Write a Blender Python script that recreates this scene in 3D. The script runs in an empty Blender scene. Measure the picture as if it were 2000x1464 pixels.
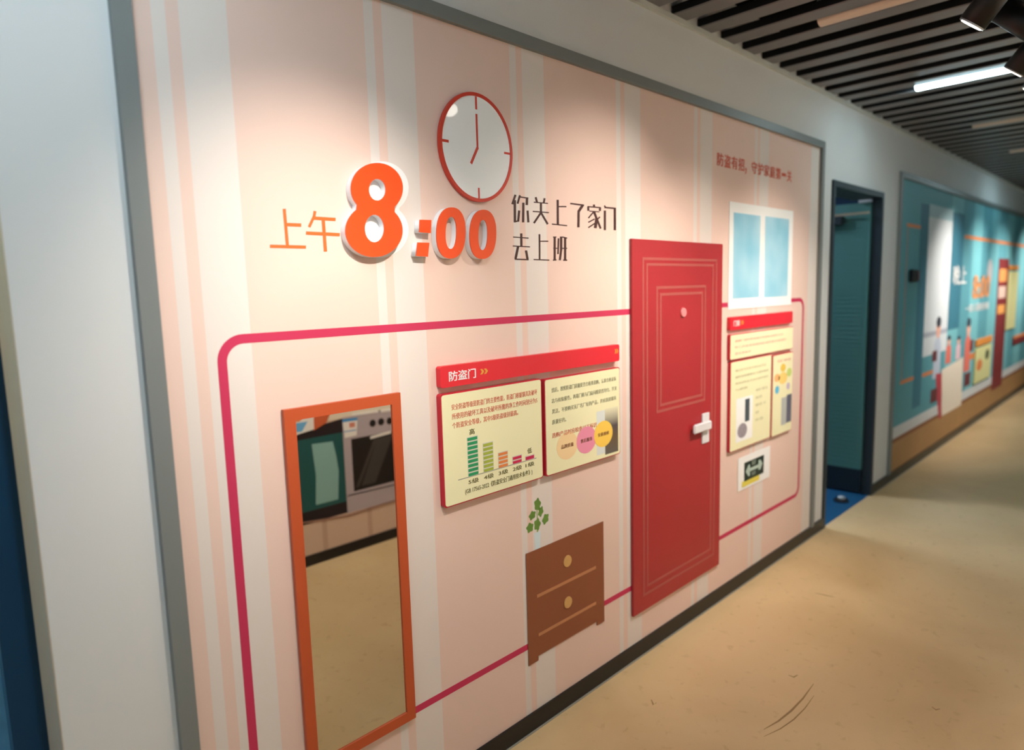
import bpy, bmesh, math, random
from mathutils import Vector, Matrix
random.seed(7)
SC = bpy.context.scene
COL = SC.collection

# ------------------------------------------------------------------ camera
F_PX, YAW, PIT, ROL, CAM_D, CAM_H = 1306.65, 0.781013, -0.124702, -0.0273739, 1.49209, 1.5
_fw = Vector((math.sin(YAW)*math.cos(PIT), math.cos(YAW)*math.cos(PIT), math.sin(PIT)))
_r0 = Vector((math.cos(YAW), -math.sin(YAW), 0)); _u0 = _r0.cross(_fw)
_r = math.cos(ROL)*_r0 + math.sin(ROL)*_u0
_u = -math.sin(ROL)*_r0 + math.cos(ROL)*_u0
CAM = Vector((0, -CAM_D, CAM_H))
cd = bpy.data.cameras.new('camera'); cam = bpy.data.objects.new('camera', cd); COL.objects.link(cam)
cd.sensor_width = 36; cd.lens = F_PX/2000*36; cd.clip_start = 0.02
M3 = Matrix((_r, _u, -_fw)).transposed()
cam.matrix_world = Matrix.Translation(CAM) @ M3.to_4x4()
cd.dof.use_dof = True; cd.dof.focus_distance = 1.95; cd.dof.aperture_fstop = 1.4
SC.camera = cam

# ------------------------------------------------------------------ world, exposure, lights
w = bpy.data.worlds.new('world'); SC.world = w; w.use_nodes = True
w.node_tree.nodes['Background'].inputs[0].default_value = (0.62, 0.80, 1.0, 1)
w.node_tree.nodes['Background'].inputs[1].default_value = 0.35
SC.view_settings.view_transform = 'Standard'; SC.view_settings.look = 'None'
SC.view_settings.exposure = 0.86; SC.view_settings.gamma = 1.0
SC.view_settings.use_curve_mapping = False
SPOT_W = 44.0          # watts of each wall-washing track spot
TUBE_E = 34.0          # emission of a lit tube
CEIL = 2.545           # underside of the slats
OPP = -1.92            # face of the opposite wall

# ------------------------------------------------------------------ pixel -> place
def ray(px, py):
    return _fw + (px-1000)/F_PX*_r - (py-732)/F_PX*_u
def W(px, py, Y=0.0):                     # point of a plane parallel to the mural wall
    d = ray(px, py); t = (Y+CAM_D)/d.y
    return (d.x*t, CAM_H+d.z*t)
MIRY = -0.014
def MR(px, py):                           # point of the opposite wall seen in the mirror
    d = ray(px, py); t = (MIRY+CAM_D)/d.y; P = CAM+d*t
    k = (P.y-OPP)/d.y
    return (P.x+d.x*k, P.z+d.z*k)
def quad_rect(pts, Y=0.0, f=None):        # averaged upright rectangle of four traced corners TL TR BR BL
    q = [(f or W)(*p) if f else W(p[0], p[1], Y) for p in pts]
    return ((q[0][0]+q[3][0])/2, (q[1][0]+q[2][0])/2, (q[2][1]+q[3][1])/2, (q[0][1]+q[1][1])/2)

# ------------------------------------------------------------------ materials
MATS = {}
def srgb(c):
    return tuple(((v/255)/12.92 if v/255 <= 0.04045 else ((v/255+0.055)/1.055)**2.4) for v in c)+(1,)
def mat(name, rgb, rough=0.6, spec=0.35, metal=0.0, noise=0.0, nscale=6.0, bump=0.0, bscale=120.0, emit=0.0):
    if name in MATS: return MATS[name]
    m = bpy.data.materials.new(name); m.use_nodes = True; MATS[name] = m
    nt = m.node_tree; b = nt.nodes['Principled BSDF']
    c = srgb(rgb)
    b.inputs['Base Color'].default_value = c
    b.inputs['Roughness'].default_value = rough; b.inputs['Metallic'].default_value = metal
    b.inputs['Specular IOR Level'].default_value = spec
    tc = nt.nodes.new('ShaderNodeTexCoord')
    n = nt.nodes.new('ShaderNodeTexNoise'); n.inputs['Scale'].default_value = nscale; n.inputs['Detail'].default_value = 4
    nt.links.new(tc.outputs['Object'], n.inputs['Vector'])
    mx = nt.nodes.new('ShaderNodeMix'); mx.data_type = 'RGBA'
    k = noise if noise else 0.02
    mx.inputs['A'].default_value = tuple(v*(1-k) for v in c[:3])+(1,)
    mx.inputs['B'].default_value = tuple(min(1, v*(1+k)) for v in c[:3])+(1,)
    nt.links.new(n.outputs['Fac'], mx.inputs['Factor']); nt.links.new(mx.outputs['Result'], b.inputs['Base Color'])
    if bump:
        n2 = nt.nodes.new('ShaderNodeTexNoise'); n2.inputs['Scale'].default_value = bscale
        nt.links.new(tc.outputs['Object'], n2.inputs['Vector'])
        bp = nt.nodes.new('ShaderNodeBump'); bp.inputs['Strength'].default_value = bump; bp.inputs['Distance'].default_value = 0.002
        nt.links.new(n2.outputs['Fac'], bp.inputs['Height']); nt.links.new(bp.outputs['Normal'], b.inputs['Normal'])
    if emit:
        b.inputs['Emission Color'].default_value = c; b.inputs['Emission Strength'].default_value = emit
    return m
def stripe_mat(name, base, light, edges, rough=0.55):
    """vertical printed stripes: edges = list of (x0, x1) in metres along the wall"""
    m = bpy.data.materials.new(name); m.use_nodes = True; MATS[name] = m
    nt = m.node_tree; b = nt.nodes['Principled BSDF']
    b.inputs['Roughness'].default_value = rough; b.inputs['Specular IOR Level'].default_value = 0.25
    tc = nt.nodes.new('ShaderNodeTexCoord'); sx = nt.nodes.new('ShaderNodeSeparateXYZ')
    nt.links.new(tc.outputs['Object'], sx.inputs[0])
    prev = None
    for a, c in edges:
        mid, half = (a+c)/2, (c-a)/2
        n = nt.nodes.new('ShaderNodeMath'); n.operation = 'COMPARE'
        n.inputs[1].default_value = mid; n.inputs[2].default_value = half
        nt.links.new(sx.outputs['X'], n.inputs[0])
        if prev is None: prev = n
        else:
            mx = nt.nodes.new('ShaderNodeMath'); mx.operation = 'MAXIMUM'
            nt.links.new(prev.outputs[0], mx.inputs[0]); nt.links.new(n.outputs[0], mx.inputs[1]); prev = mx
    mix = nt.nodes.new('ShaderNodeMix'); mix.data_type = 'RGBA'
    mix.inputs['A'].default_value = srgb(base); mix.inputs['B'].default_value = srgb(light)
    nt.links.new(prev.outputs[0], mix.inputs['Factor']); nt.links.new(mix.outputs['Result'], b.inputs['Base Color'])
    return m

# ------------------------------------------------------------------ mesh helpers
def link(name, me, m=None, parent=None):
    o = bpy.data.objects.new(name, me); COL.objects.link(o)
    if m is not None and me is not None: me.materials.append(m)
    if parent is not None: o.parent = parent
    return o
def from_bm(name, bm, m, parent=None, smooth=False):
    bmesh.ops.recalc_face_normals(bm, faces=bm.faces)
    me = bpy.data.meshes.new(name); bm.to_mesh(me); bm.free()
    if smooth:
        for p in me.polygons: p.use_smooth = True
    return link(name, me, m, parent)
def add_box(bm, x0, x1, y0, y1, z0, z1):
    v = [bm.verts.new((x, y, z)) for x in (x0, x1) for y in (y0, y1) for z in (z0, z1)]
    for f in ((0,1,3,2),(4,6,7,5),(0,4,5,1),(2,3,7,6),(0,2,6,4),(1,5,7,3)):
        bm.faces.new([v[i] for i in f])
def box(name, x0, x1, y0, y1, z0, z1, m, parent=None, bevel=0.0):
    bm = bmesh.new(); add_box(bm, x0, x1, y0, y1, z0, z1)
    if bevel: bmesh.ops.bevel(bm, geom=bm.edges[:], offset=bevel, segments=2, affect='EDGES')
    return from_bm(name, bm, m, parent)
def add_prism(bm, pts, yb, yf):
    """polygon in wall coordinates (x, z) from back depth yb to front depth yf"""
    a = [bm.verts.new((x, yb, z)) for x, z in pts]; b = [bm.verts.new((x, yf, z)) for x, z in pts]
    n = len(pts)
    bm.faces.new(a); bm.faces.new(b[::-1])
    for i in range(n): bm.faces.new((a[i], b[i], b[(i+1) % n], a[(i+1) % n]))
def prism(name, pts, yb, yf, m, parent=None):
    bm = bmesh.new(); add_prism(bm, pts, yb, yf); return from_bm(name, bm, m, parent)
def rrect(x0, x1, z0, z1, r, n=6):
    out = []
    for cx, cz, a0 in ((x1-r, z1-r, 0), (x0+r, z1-r, 90), (x0+r, z0+r, 180), (x1-r, z0+r, 270)):
        for k in range(n+1):
            a = math.radians(a0+90*k/n); out.append((cx+r*math.cos(a), cz+r*math.sin(a)))
    return out
def ell(cx, cz, rx, rz, n=40, e=2.0, sl=0.0):
    out = []
    for k in range(n):
        a = 2*math.pi*k/n; c, s = math.cos(a), math.sin(a)
        x = math.copysign(abs(c)**(2/e), c)*rx; z = math.copysign(abs(s)**(2/e), s)*rz
        out.append((cx+x+sl*z, cz+z))
    return out
def holed(name, loops, yb, yf, m, parent=None):
    """filled 2D outline with holes, extruded"""
    cu = bpy.data.curves.new(name, 'CURVE'); cu.dimensions = '2D'; cu.fill_mode = 'BOTH'
    cu.extrude = abs(yb-yf)/2
    for lp in loops:
        s = cu.splines.new('POLY'); s.points.add(len(lp)-1); s.use_cyclic_u = True
        for i, (x, z) in enumerate(lp): s.points[i].co = (x, z, 0, 1)
    return curve_to(name, cu, (yb+yf)/2, m, parent)
def curve_to(name, cu, yc, m, parent, fit=None, bold=0.0):
    tmp = bpy.data.objects.new('tmp', cu); COL.objects.link(tmp)
    bpy.context.view_layer.update()
    me = bpy.data.meshes.new_from_object(tmp.evaluated_get(bpy.context.evaluated_depsgraph_get()))
    bpy.data.objects.remove(tmp); me.name = name
    if bold:                                   # thicken the glyphs with copies set a little apart
        b2 = bmesh.new()
        for dx_, dy_ in ((-bold, 0), (bold, 0), (0, bold)):
            n0 = len(b2.verts); b2.from_mesh(me); b2.verts.ensure_lookup_table()
            bmesh.ops.translate(b2, vec=(dx_, dy_, 0.00002*(dx_ > 0)), verts=b2.verts[n0:])
        b2.to_mesh(me); b2.free()
    if fit and len(me.vertices):
        x0, x1, z0, z1 = fit
        xs = [v.co.x for v in me.vertices]; ys = [v.co.y for v in me.vertices]
        ax, bx = min(xs), max(xs); ay, by = min(ys), max(ys)
        for v in me.vertices:
            v.co.x = x0+(v.co.x-ax)/(bx-ax)*(x1-x0)
            v.co.y = z0+(v.co.y-ay)/(by-ay)*(z1-z0)
    for v in me.vertices:
        x, y, z = v.co; v.co = (x, yc-z, y)
    me.materials.clear()
    return link(name, me, m, parent)
def text(name, s, rect, y, m, parent, ext=0.0003, off=0.0):
    cu = bpy.data.curves.new(name, 'FONT'); cu.body = s; cu.size = 1.0; cu.resolution_u = 2
    cu.extrude = ext
    return curve_to(name, cu, y, m, parent, rect, off)
def strokes(name, lst, org, sc, yb, yf, m, parent):
    """brush strokes traced on the photo: (x1, y1, x2, y2, width) in a blown-up crop"""
    bm = bmesh.new()
    for i, (x1, y1, x2, y2, wd) in enumerate(lst):
        d = Vector((x2-x1, y2-y1)); n = Vector((-d.y, d.x)).normalized()*wd/2
        pts = [(x1+n.x, y1+n.y), (x2+n.x, y2+n.y), (x2-n.x, y2-n.y), (x1-n.x, y1-n.y)]
        add_prism(bm, [W(org[0]+a/sc, org[1]+b/sc, yf) for a, b in pts], yb, yf-0.00004*i)
    return from_bm(name, bm, m, parent)
def cyl(name, p0, p1, r0, r1, m, parent=None, n=20, cap=True):
    p0, p1 = Vector(p0), Vector(p1); d = (p1-p0).normalized()
    a = d.orthogonal().normalized(); b = d.cross(a)
    bm = bmesh.new(); A = []; B = []
    for k in range(n):
        t = 2*math.pi*k/n; o = math.cos(t)*a+math.sin(t)*b
        A.append(bm.verts.new(p0+o*r0)); B.append(bm.verts.new(p1+o*r1))
    for k in range(n): bm.faces.new((A[k], A[(k+1) % n], B[(k+1) % n], B[k]))
    if cap: bm.faces.new(A[::-1]); bm.faces.new(B)
    o = from_bm(name, bm, m, parent)
    for p in o.data.polygons: p.use_smooth = len(p.vertices) == 4
    return o
def thing(name, label, cat, group=None, loc=(0, 0, 0)):
    o = bpy.data.objects.new(name, None); COL.objects.link(o); o.empty_display_size = 0.05
    o['label'] = label; o['category'] = cat
    if group: o['group'] = group
    return o
def tag(o, label, cat, group=None):
    o['label'] = label; o['category'] = cat
    if group: o['group'] = group
    return o
def struct(o, label=None):
    o['kind'] = 'structure'
    if label: o['label'] = label
    return o

# ------------------------------------------------------------------ common materials
m_wall = mat('white_wall_paint', (214, 215, 214), 0.7, 0.25, noise=0.02, nscale=2, bump=0.05, bscale=90)
m_black = mat('black_baseboard', (20, 19, 20), 0.35, 0.4)
m_frame = mat('grey_metal_frame', (122, 127, 126), 0.45, 0.4)
m_slat = mat('charcoal_slat', (112, 110, 111), 0.38, 0.45)
m_plenum = mat('black_plenum', (7, 7, 8), 0.9, 0.05)
m_steel = mat('brushed_steel', (190, 174, 146), 0.3, 0.5, metal=0.35, noise=0.12, nscale=3)
m_darkframe = mat('dark_door_frame', (42, 52, 58), 0.45, 0.35)
m_teal_leaf = mat('teal_door_paint', (76, 124, 122), 0.45, 0.35)
m_bluefloor = mat('blue_room_floor', (30, 84, 124), 0.4, 0.4, noise=0.06)
m_darkblue = mat('deep_blue_paint', (20, 66, 98), 0.5, 0.3)
m_lightblue = mat('light_blue_panel', (110, 180, 226), 0.5, 0.3, noise=0.25, nscale=14)
m_orange = mat('orange_acrylic', (232, 78, 24), 0.35, 0.45)
m_vinyl_orange = mat('orange_vinyl', (246, 104, 44), 0.5, 0.3)
m_whiteside = mat('white_acrylic_edge', (236, 238, 242), 0.3, 0.5)
m_brown_ink = mat('dark_brown_vinyl', (72, 44, 40), 0.5, 0.3)
m_crimson = mat('crimson_line_print', (196, 52, 88), 0.5, 0.3)
m_red = mat('red_acrylic', (222, 36, 52), 0.3, 0.5)
m_redside = mat('red_acrylic_edge', (190, 24, 48), 0.35, 0.45)
m_cream = mat('cream_print', (236, 232, 190), 0.5, 0.3)
m_text_red = mat('brick_red_ink', (206, 112, 92), 0.6, 0.2)
m_text_dark = mat('olive_ink', (104, 102, 62), 0.6, 0.2)
m_text_grey = mat('faded_grey_ink', (150, 150, 122), 0.6, 0.2)
m_white = mat('white_print', (240, 241, 240), 0.45, 0.3)
m_gold = mat('gold_print', (214, 158, 60), 0.45, 0.4)
m_door_red = mat('red_door_paint', (168, 42, 48), 0.4, 0.45, noise=0.04)
m_door_line = mat('rosy_brown_line', (172, 84, 78), 0.45, 0.4)

# ================================================================== STRUCTURE
X0, X1 = -2.6, 14.5
DL = 0.216                 # right jamb of the doorway at the start of the wall
D1a, D1b, D1h = 4.115, 5.03, 2.085
TOPZ = 2.72
bm = bmesh.new()
add_box(bm, X0, -0.9, 0, 0.16, 0, TOPZ); add_box(bm, -0.9, DL, 0, 0.16, 2.12, TOPZ)
add_box(bm, DL, D1a, 0, 0.16, 0, TOPZ); add_box(bm, D1a, D1b, 0, 0.16, D1h, TOPZ); add_box(bm, D1b, X1, 0, 0.052, 0, TOPZ); add_box(bm, D1b+0.03, X1, 0.052, 0.16, 0, TOPZ)
struct(from_bm('wall_left', bm, m_wall), 'long white wall carrying the two framed murals')
struct(box('wall_right', X0, X1, OPP-0.16, OPP, 0, TOPZ, m_wall), 'white wall opposite the murals, seen only in the mirror')
struct(box('wall_back', X1, X1+0.16, OPP-0.16, 2.2, 0, TOPZ, m_wall), 'white wall closing the far end of the corridor')

# floor: worn beige concrete
mf = bpy.data.materials.new('beige_concrete'); mf.use_nodes = True
nt = mf.node_tree; bs = nt.nodes['Principled BSDF']; tc = nt.nodes.new('ShaderNodeTexCoord')
def noise_(scale, detail=5, dist=0.0):
    n = nt.nodes.new('ShaderNodeTexNoise'); n.inputs['Scale'].default_value = scale
    n.inputs['Detail'].default_value = detail; n.inputs['Distortion'].default_value = dist
    nt.links.new(tc.outputs['Object'], n.inputs['Vector']); return n
r1 = nt.nodes.new('ShaderNodeValToRGB'); n1 = noise_(1.3, 6, 0.6)
r1.color_ramp.elements[0].position = 0.3; r1.color_ramp.elements[0].color = srgb((200, 168, 122))
r1.color_ramp.elements[1].position = 0.72; r1.color_ramp.elements[1].color = srgb((222, 192, 146))
nt.links.new(n1.outputs['Fac'], r1.inputs['Fac'])
r2 = nt.nodes.new('ShaderNodeValToRGB'); n2 = noise_(22, 8, 0.4)
r2.color_ramp.elements[0].position = 0.27; r2.color_ramp.elements[0].color = (0.72, 0.68, 0.6, 1)
r2.color_ramp.elements[1].position = 0.40; r2.color_ramp.elements[1].color = (1, 1, 1, 1)
nt.links.new(n2.outputs['Fac'], r2.inputs['Fac'])
mxx = nt.nodes.new('ShaderNodeMix'); mxx.data_type = 'RGBA'; mxx.blend_type = 'MULTIPLY'; mxx.inputs['Factor'].default_value = 0.5
nt.links.new(r1.outputs['Color'], mxx.inputs['A']); nt.links.new(r2.outputs['Color'], mxx.inputs['B'])
nt.links.new(mxx.outputs['Result'], bs.inputs['Base Color'])
bs.inputs['Roughness'].default_value = 0.42; bs.inputs['Specular IOR Level'].default_value = 0.3
floor = struct(box('floor', X0, X1, OPP-0.16, 0.0, -0.05, 0, mf), 'worn beige concrete corridor floor')
m_scuff = mat('scuff_mark', (160, 130, 92), 0.7, 0.1)
def on_floor(px, py):
    d = ray(px, py); t = -CAM_H/d.z; return CAM+d*t
def ribbon(name, pts, wd, m, parent, z=0.0006):
    bm = bmesh.new(); prev = None; n = len(pts)
    P = [on_floor(*p) for p in pts]
    for i, p in enumerate(P):
        d = (P[min(i+1, n-1)]-P[max(i-1, 0)]).normalized(); s = Vector((-d.y, d.x, 0))*wd*math.sin(math.pi*(i+0.4)/(n-0.2))
        cur = (bm.verts.new((p.x+s.x, p.y+s.y, z)), bm.verts.new((p.x-s.x, p.y-s.y, z)))
        if prev: bm.faces.new((prev[0], cur[0], cur[1], prev[1]))
        prev = cur
    return from_bm(name, bm, m, parent)
ribbon('scuff_mark', [(1492, 1424), (1520, 1408), (1545, 1388), (1568, 1364), (1589, 1335)], 0.004, m_scuff, floor)
ribbon('scuff_mark', [(1492, 1438), (1524, 1423), (1550, 1405), (1572, 1383), (1590, 1358)], 0.0025, m_scuff, floor)
for a in ([(1540, 1318), (1550, 1322), (1558, 1318)], [(1592, 1158), (1612, 1162), (1630, 1166)],
          [(1820, 1380), (1828, 1386), (1836, 1384)], [(1272, 1366), (1276, 1376), (1282, 1372)]):
    ribbon('scuff_mark', a, 0.004, m_scuff, floor)

# baseboards along the mural wall, broken by the doorway
m_seal = mat('grey_sealant', (150, 146, 134), 0.7, 0.2)
BH = 0.066
for nm, a, b_ in (('baseboard_left', DL, D1a), ('baseboard_far', D1b, X1)):
    o = struct(box(nm, a, b_, -0.012, 0, 0, BH, m_black)); box('sealant_line', a, b_, -0.017, -0.012, 0, 0.004, m_seal, o)
struct(box('baseboard_right', X0, X1, OPP, OPP+0.012, 0, 0.06, m_black))
# light metal angle where the slat ceiling meets the wall
m_angle = mat('pale_wall_angle', (202, 204, 198), 0.5, 0.3)
struct(box('trim_1', DL-1.2, X1, -0.014, 0, CEIL-0.02, CEIL, m_angle))

# ceiling: black plenum with charcoal slats across the corridor
ceiling = struct(box('ceiling', X0, X1, OPP, 0, TOPZ, TOPZ+0.05, m_plenum), 'dark slatted ceiling with black gaps')
bm = bmesh.new(); SW, SH = 0.096, 0.034
prof = [(-SW/2, SH), (-SW/2, 0.004), (-SW/2+0.004, 0), (SW/2-0.004, 0), (SW/2, 0.004), (SW/2, SH)]
prof += [(SW/2-0.003, SH), (SW/2-0.003, 0.004), (-SW/2+0.003, 0.004), (-SW/2+0.003, SH)]
A = [bm.verts.new((x, OPP+0.002, z)) for x, z in prof]; B = [bm.verts.new((x, -0.002, z)) for x, z in prof]
for i in range(len(prof)):
    j = (i+1) % len(prof); bm.faces.new((A[i], A[j], B[j], B[i]))
bm.faces.new(A[::-1]); bm.faces.new(B)
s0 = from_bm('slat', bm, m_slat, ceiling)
s0.data.materials.append(mat('shade_slat_side', (26, 25, 26), 0.5, 0.2))       # sides coloured near black as painted shade, so the gaps read dark
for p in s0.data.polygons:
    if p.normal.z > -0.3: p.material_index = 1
PITCH = 0.1965
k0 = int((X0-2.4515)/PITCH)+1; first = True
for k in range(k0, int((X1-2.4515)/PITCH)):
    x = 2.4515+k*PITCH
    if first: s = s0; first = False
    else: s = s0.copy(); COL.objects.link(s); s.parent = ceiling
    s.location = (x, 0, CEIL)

# ------------------------------------------------------------------ rooms behind the doorways
struct(box('floor_inner', X0, 7.0, 0, 3.0, -0.05, -0.001, m_bluefloor), 'blue floor of the rooms beyond the doorways')
struct(box('wall_inner_back', X0, 7.0, 3.0, 3.1, 0, TOPZ, m_darkblue))
struct(box('wall_inner_side', 3.2, 3.3, 0.17, 3.0, 0, TOPZ, m_darkblue))
struct(box('wall_inner_end', 7.0, 7.1, 0.16, 3.1, 0, TOPZ, m_darkblue))
struct(box('ceiling_inner', X0, 7.1, 0.16, 3.1, TOPZ, TOPZ+0.05, m_wall))

def fill_lamp(x, y, lab, e, col=(220, 236, 255)):  # out-of-view lamps, added only to brighten the rooms and the reveal
    t = thing('fill_panel', lab, 'ceiling light')
    box('frame', x-0.31, x+0.31, y-0.31, y+0.31, TOPZ-0.03, TOPZ-0.001, m_wall, t)
    box('diffuser', x-0.29, x+0.29, y-0.29, y+0.29, TOPZ-0.034, TOPZ-0.03, mat('fill_diffuser_%g' % e, col, 0.4, emit=e), t)
fill_lamp(4.3, 1.6, 'added unseen light panel brightening the blue room behind the open door', 26)
fill_lamp(-0.5, 1.9, 'added unseen light panel brightening the blue room at the near end', 16)
fill_lamp(-0.6, 0.6, 'added unseen warm light panel brightening the steel reveal of the near doorway', 20, (255, 226, 178))
# doorway 1: dark frame, teal leaf standing open into the room
d1 = bpy.data.objects.new('door_1', None); COL.objects.link(d1); struct(d1, 'open doorway in a dark metal frame between the two murals')
FW = 0.035
box('jamb', D1a, D1a+FW, -0.012, 0.17, 0, D1h, m_darkframe, d1)
box('jamb', D1b-FW, D1b, -0.012, 0.05, 0, D1h, m_darkframe, d1)
box('head_jamb', D1a+FW, D1b-FW, -0.012, 0.17, D1h-FW, D1h, m_darkframe, d1)
leaf = bpy.data.objects.new('door_leaf', None); COL.objects.link(leaf); leaf.parent = d1
LX = D1b-FW-0.015
box('panel', LX, LX+0.04, 0.055, 0.93, 0.18, D1h-FW-0.02, m_teal_leaf, leaf)
for k in range(56):
    z = 0.22+k*0.0305
    box('rib', LX-0.003, LX, 0.08, 0.90, z, z+0.017, m_teal_leaf, leaf) if k == 0 else None
rib0 = [o for o in leaf.children if o.name.startswith('rib')][0]
for k in range(1, 56):
    c = rib0.copy(); COL.objects.link(c); c.parent = leaf; c.location = (0, 0, k*0.0305)
box('kick_plate', LX-0.004, LX+0.044, 0.055, 0.93, 0.012, 0.18, mat('dark_kick_plate', (22, 34, 44), 0.5), leaf)
box('closer_body', LX-0.05, LX, 0.22, 0.42, D1h-FW-0.16, D1h-FW-0.10, m_darkframe, leaf, 0.006)
box('closer_arm', LX-0.045, LX-0.03, 0.05, 0.36, D1h-FW-0.10, D1h-FW-0.085, m_steel, leaf)
ds = thing('door_stop', 'small dark door stop with a pale cap on the blue floor', 'door stop')
p = on_floor(1643, 978)
cyl('base', (p.x, p.y, -0.001), (p.x, p.y, 0.018), 0.05, 0.042, mat('black_rubber', (24, 26, 28), 0.6), ds)
cyl('cap', (p.x, p.y, 0.018), (p.x, p.y, 0.034), 0.026, 0.02, mat('pale_metal_cap', (170, 180, 186), 0.35, 0.5), ds)

# doorway 2 at the start of the wall: steel reveal, blue room
d2 = bpy.data.objects.new('door_2', None); COL.objects.link(d2); struct(d2, 'doorway lined in brushed steel at the near end of the white wall')
box('steel_reveal', DL-0.0015, DL, 0.0, 0.16, 0, 2.12, m_steel, d2)
box('steel_reveal', -0.9, -0.8985, 0.0, 0.16, 0, 2.12, m_steel, d2)
box('steel_head', -0.8985, DL-0.0015, 0.0, 0.16, 2.1185, 2.12, m_steel, d2)
struct(box('wall_inner_partition', W(27, 1464, 0.30)[0], 0.6, 0.30, 0.36, 0, TOPZ, m_darkblue))
struct(box('wall_inner_panel', -1.2, 0.6, 0.9, 0.94, 0, TOPZ, m_lightblue))

# ================================================================== PINK MURAL
MX0, MX1, MZ0, MZ1 = 0.421, 3.955, BH, 2.272
FB = 0.037
P0, P1 = -0.004, -0.0045
PM, PT = -0.0052, -0.0078        # backs of things mounted on the pink and on the teal mural
#         # sheet face, first print layer
mural = thing('striped_mural', 'pink and white striped wall mural with a crimson border line', 'mural')
st = []
for s in (0.496, 0.992, 1.500, 2.034, 2.574, 3.13):
    st += [(s, s+0.027), (s+0.053, s+0.152)]
st += [(3.80, 3.92)]
m_mural = stripe_mat('striped_mural_print', (227, 199, 186), (223, 213, 206), st)
box('mural_sheet', MX0+FB, MX1-FB, P0, -0.001, MZ0, MZ1-FB, m_mural, mural)
for i_, (a, b_, c, d) in enumerate(((MX0, MX0+FB, MZ0, MZ1), (MX1-FB, MX1, MZ0, MZ1), (MX0+FB, MX1-FB, MZ1-FB, MZ1))):
    struct(box('trim_%d' % (i_+2), a, b_, -0.02, 0, c, d, m_frame), 'grey metal frame bar around the pink striped mural')
# crimson rounded border line
bx0, bx1, bz0, bz1 = 0.569, 3.755, 0.300, 1.421; LW = 0.021
holed('border_line', [rrect(bx0, bx1, bz0, bz1, 0.06, 10), rrect(bx0+LW, bx1-LW, bz0+LW, bz1-LW, 0.04, 10)], P0, P1, m_crimson, mural)
# thin orange characters 上 午
C4 = ((480, 380), 9.09)
strokes('printed_character', [(683, 250, 740, 900, 55), (715, 530, 985, 540, 62), (430, 915, 1070, 930, 58)], *C4, P0, P1, m_vinyl_orange, mural)
strokes('printed_character', [(1230, 290, 1212, 400, 50), (1212, 390, 1125, 575, 50), (1205, 415, 1595, 440, 60), (1070, 680, 1670, 710, 60), (1375, 430, 1415, 1010, 58)], *C4, P0, P1, m_vinyl_orange, mural)
C5 = ((990, 370), 9.76); C6 = ((1100, 370), 9.76)
for crop, lst in ((C5, [(165,100,105,280,40),(152,200,155,625,45),(250,110,205,270,35),(245,140,410,165,24),(385,160,380,295,45),(315,250,310,625,42),(235,400,215,610,40),(155,605,225,600,26),(395,400,410,625,38)]),
                  (C5, [(550,145,575,240,38),(720,165,705,250,38),(515,240,785,265,20),(650,255,650,470,40),(495,415,800,440,22),(650,440,515,640,36),(650,440,780,660,36)]),
                  (C5, [(970,195,972,665,42),(985,325,1135,325,24),(860,658,1150,688,22)]),
                  (C6, [(135,265,400,300,30),(375,295,300,410,50),(295,400,290,720,45)]),
                  (C6, [(585,285,590,335,40),(465,325,720,345,25),(477,325,480,405,38),(705,345,700,410,38),(500,410,690,425,20),(580,425,480,545,24),(590,430,640,560,42),(640,555,610,735,55),(600,560,480,625,24),(610,640,480,725,24),(700,520,640,580,26),(650,580,715,745,36)]),
                  (C6, [(785,340,1005,360,30),(795,400,795,775,42),(785,305,810,345,26),(985,350,985,775,45)]),
                  (C5, [(120,905,415,925,20),(275,835,278,1080,42),(115,1075,440,1092,20),(215,1085,165,1320,45),(150,1325,415,1335,24),(365,1160,395,1325,42)]),
                  (C5, [(622,850,625,1330,32),(635,985,790,985,22),(510,1332,810,1345,20)]),
                  (C5, [(880,905,945,905,22),(912,905,912,1345,42),(885,1120,960,1120,20),(880,1345,945,1340,24),(985,930,975,1230,30),(1035,895,1035,1150,45),(1035,1145,1010,1345,40),(1060,905,1150,925,22),(1110,915,1110,1340,42),(1060,1120,1150,1120,20),(1075,1345,1150,1345,24)])):
    strokes('printed_character', lst, *crop, P0, P1, m_brown_ink, mural)
# slogan at the upper right of the mural
m_slogan = mat('burnt_orange_ink', (208, 84, 48), 0.5, 0.3)
a, b_ = W(1398, 297), W(1545, 357); c, d = W(1398, 322), W(1545, 334)
sl_ = '防盗有招，守护家庭第一关'; zt, zb_ = (a[1]+d[1])/2, (c[1]+b_[1])/2; stp = (b_[0]-a[0])/len(sl_)
for i_, ch_ in enumerate(sl_):
    xa = a[0]+i_*stp
    bx_ = (xa+0.05*stp, xa+0.95*stp, zb_, zt)
    if ch_ == '，': bx_ = (xa+0.05*stp, xa+0.3*stp, zb_-0.01, zb_+0.02)
    if ch_ == '一': bx_ = (xa+0.1*stp, xa+0.9*stp, (zb_+zt)/2-0.008, (zb_+zt)/2+0.008)
    text('printed_character', ch_, bx_, P1, m_slogan, mural, off=0.03)
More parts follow.
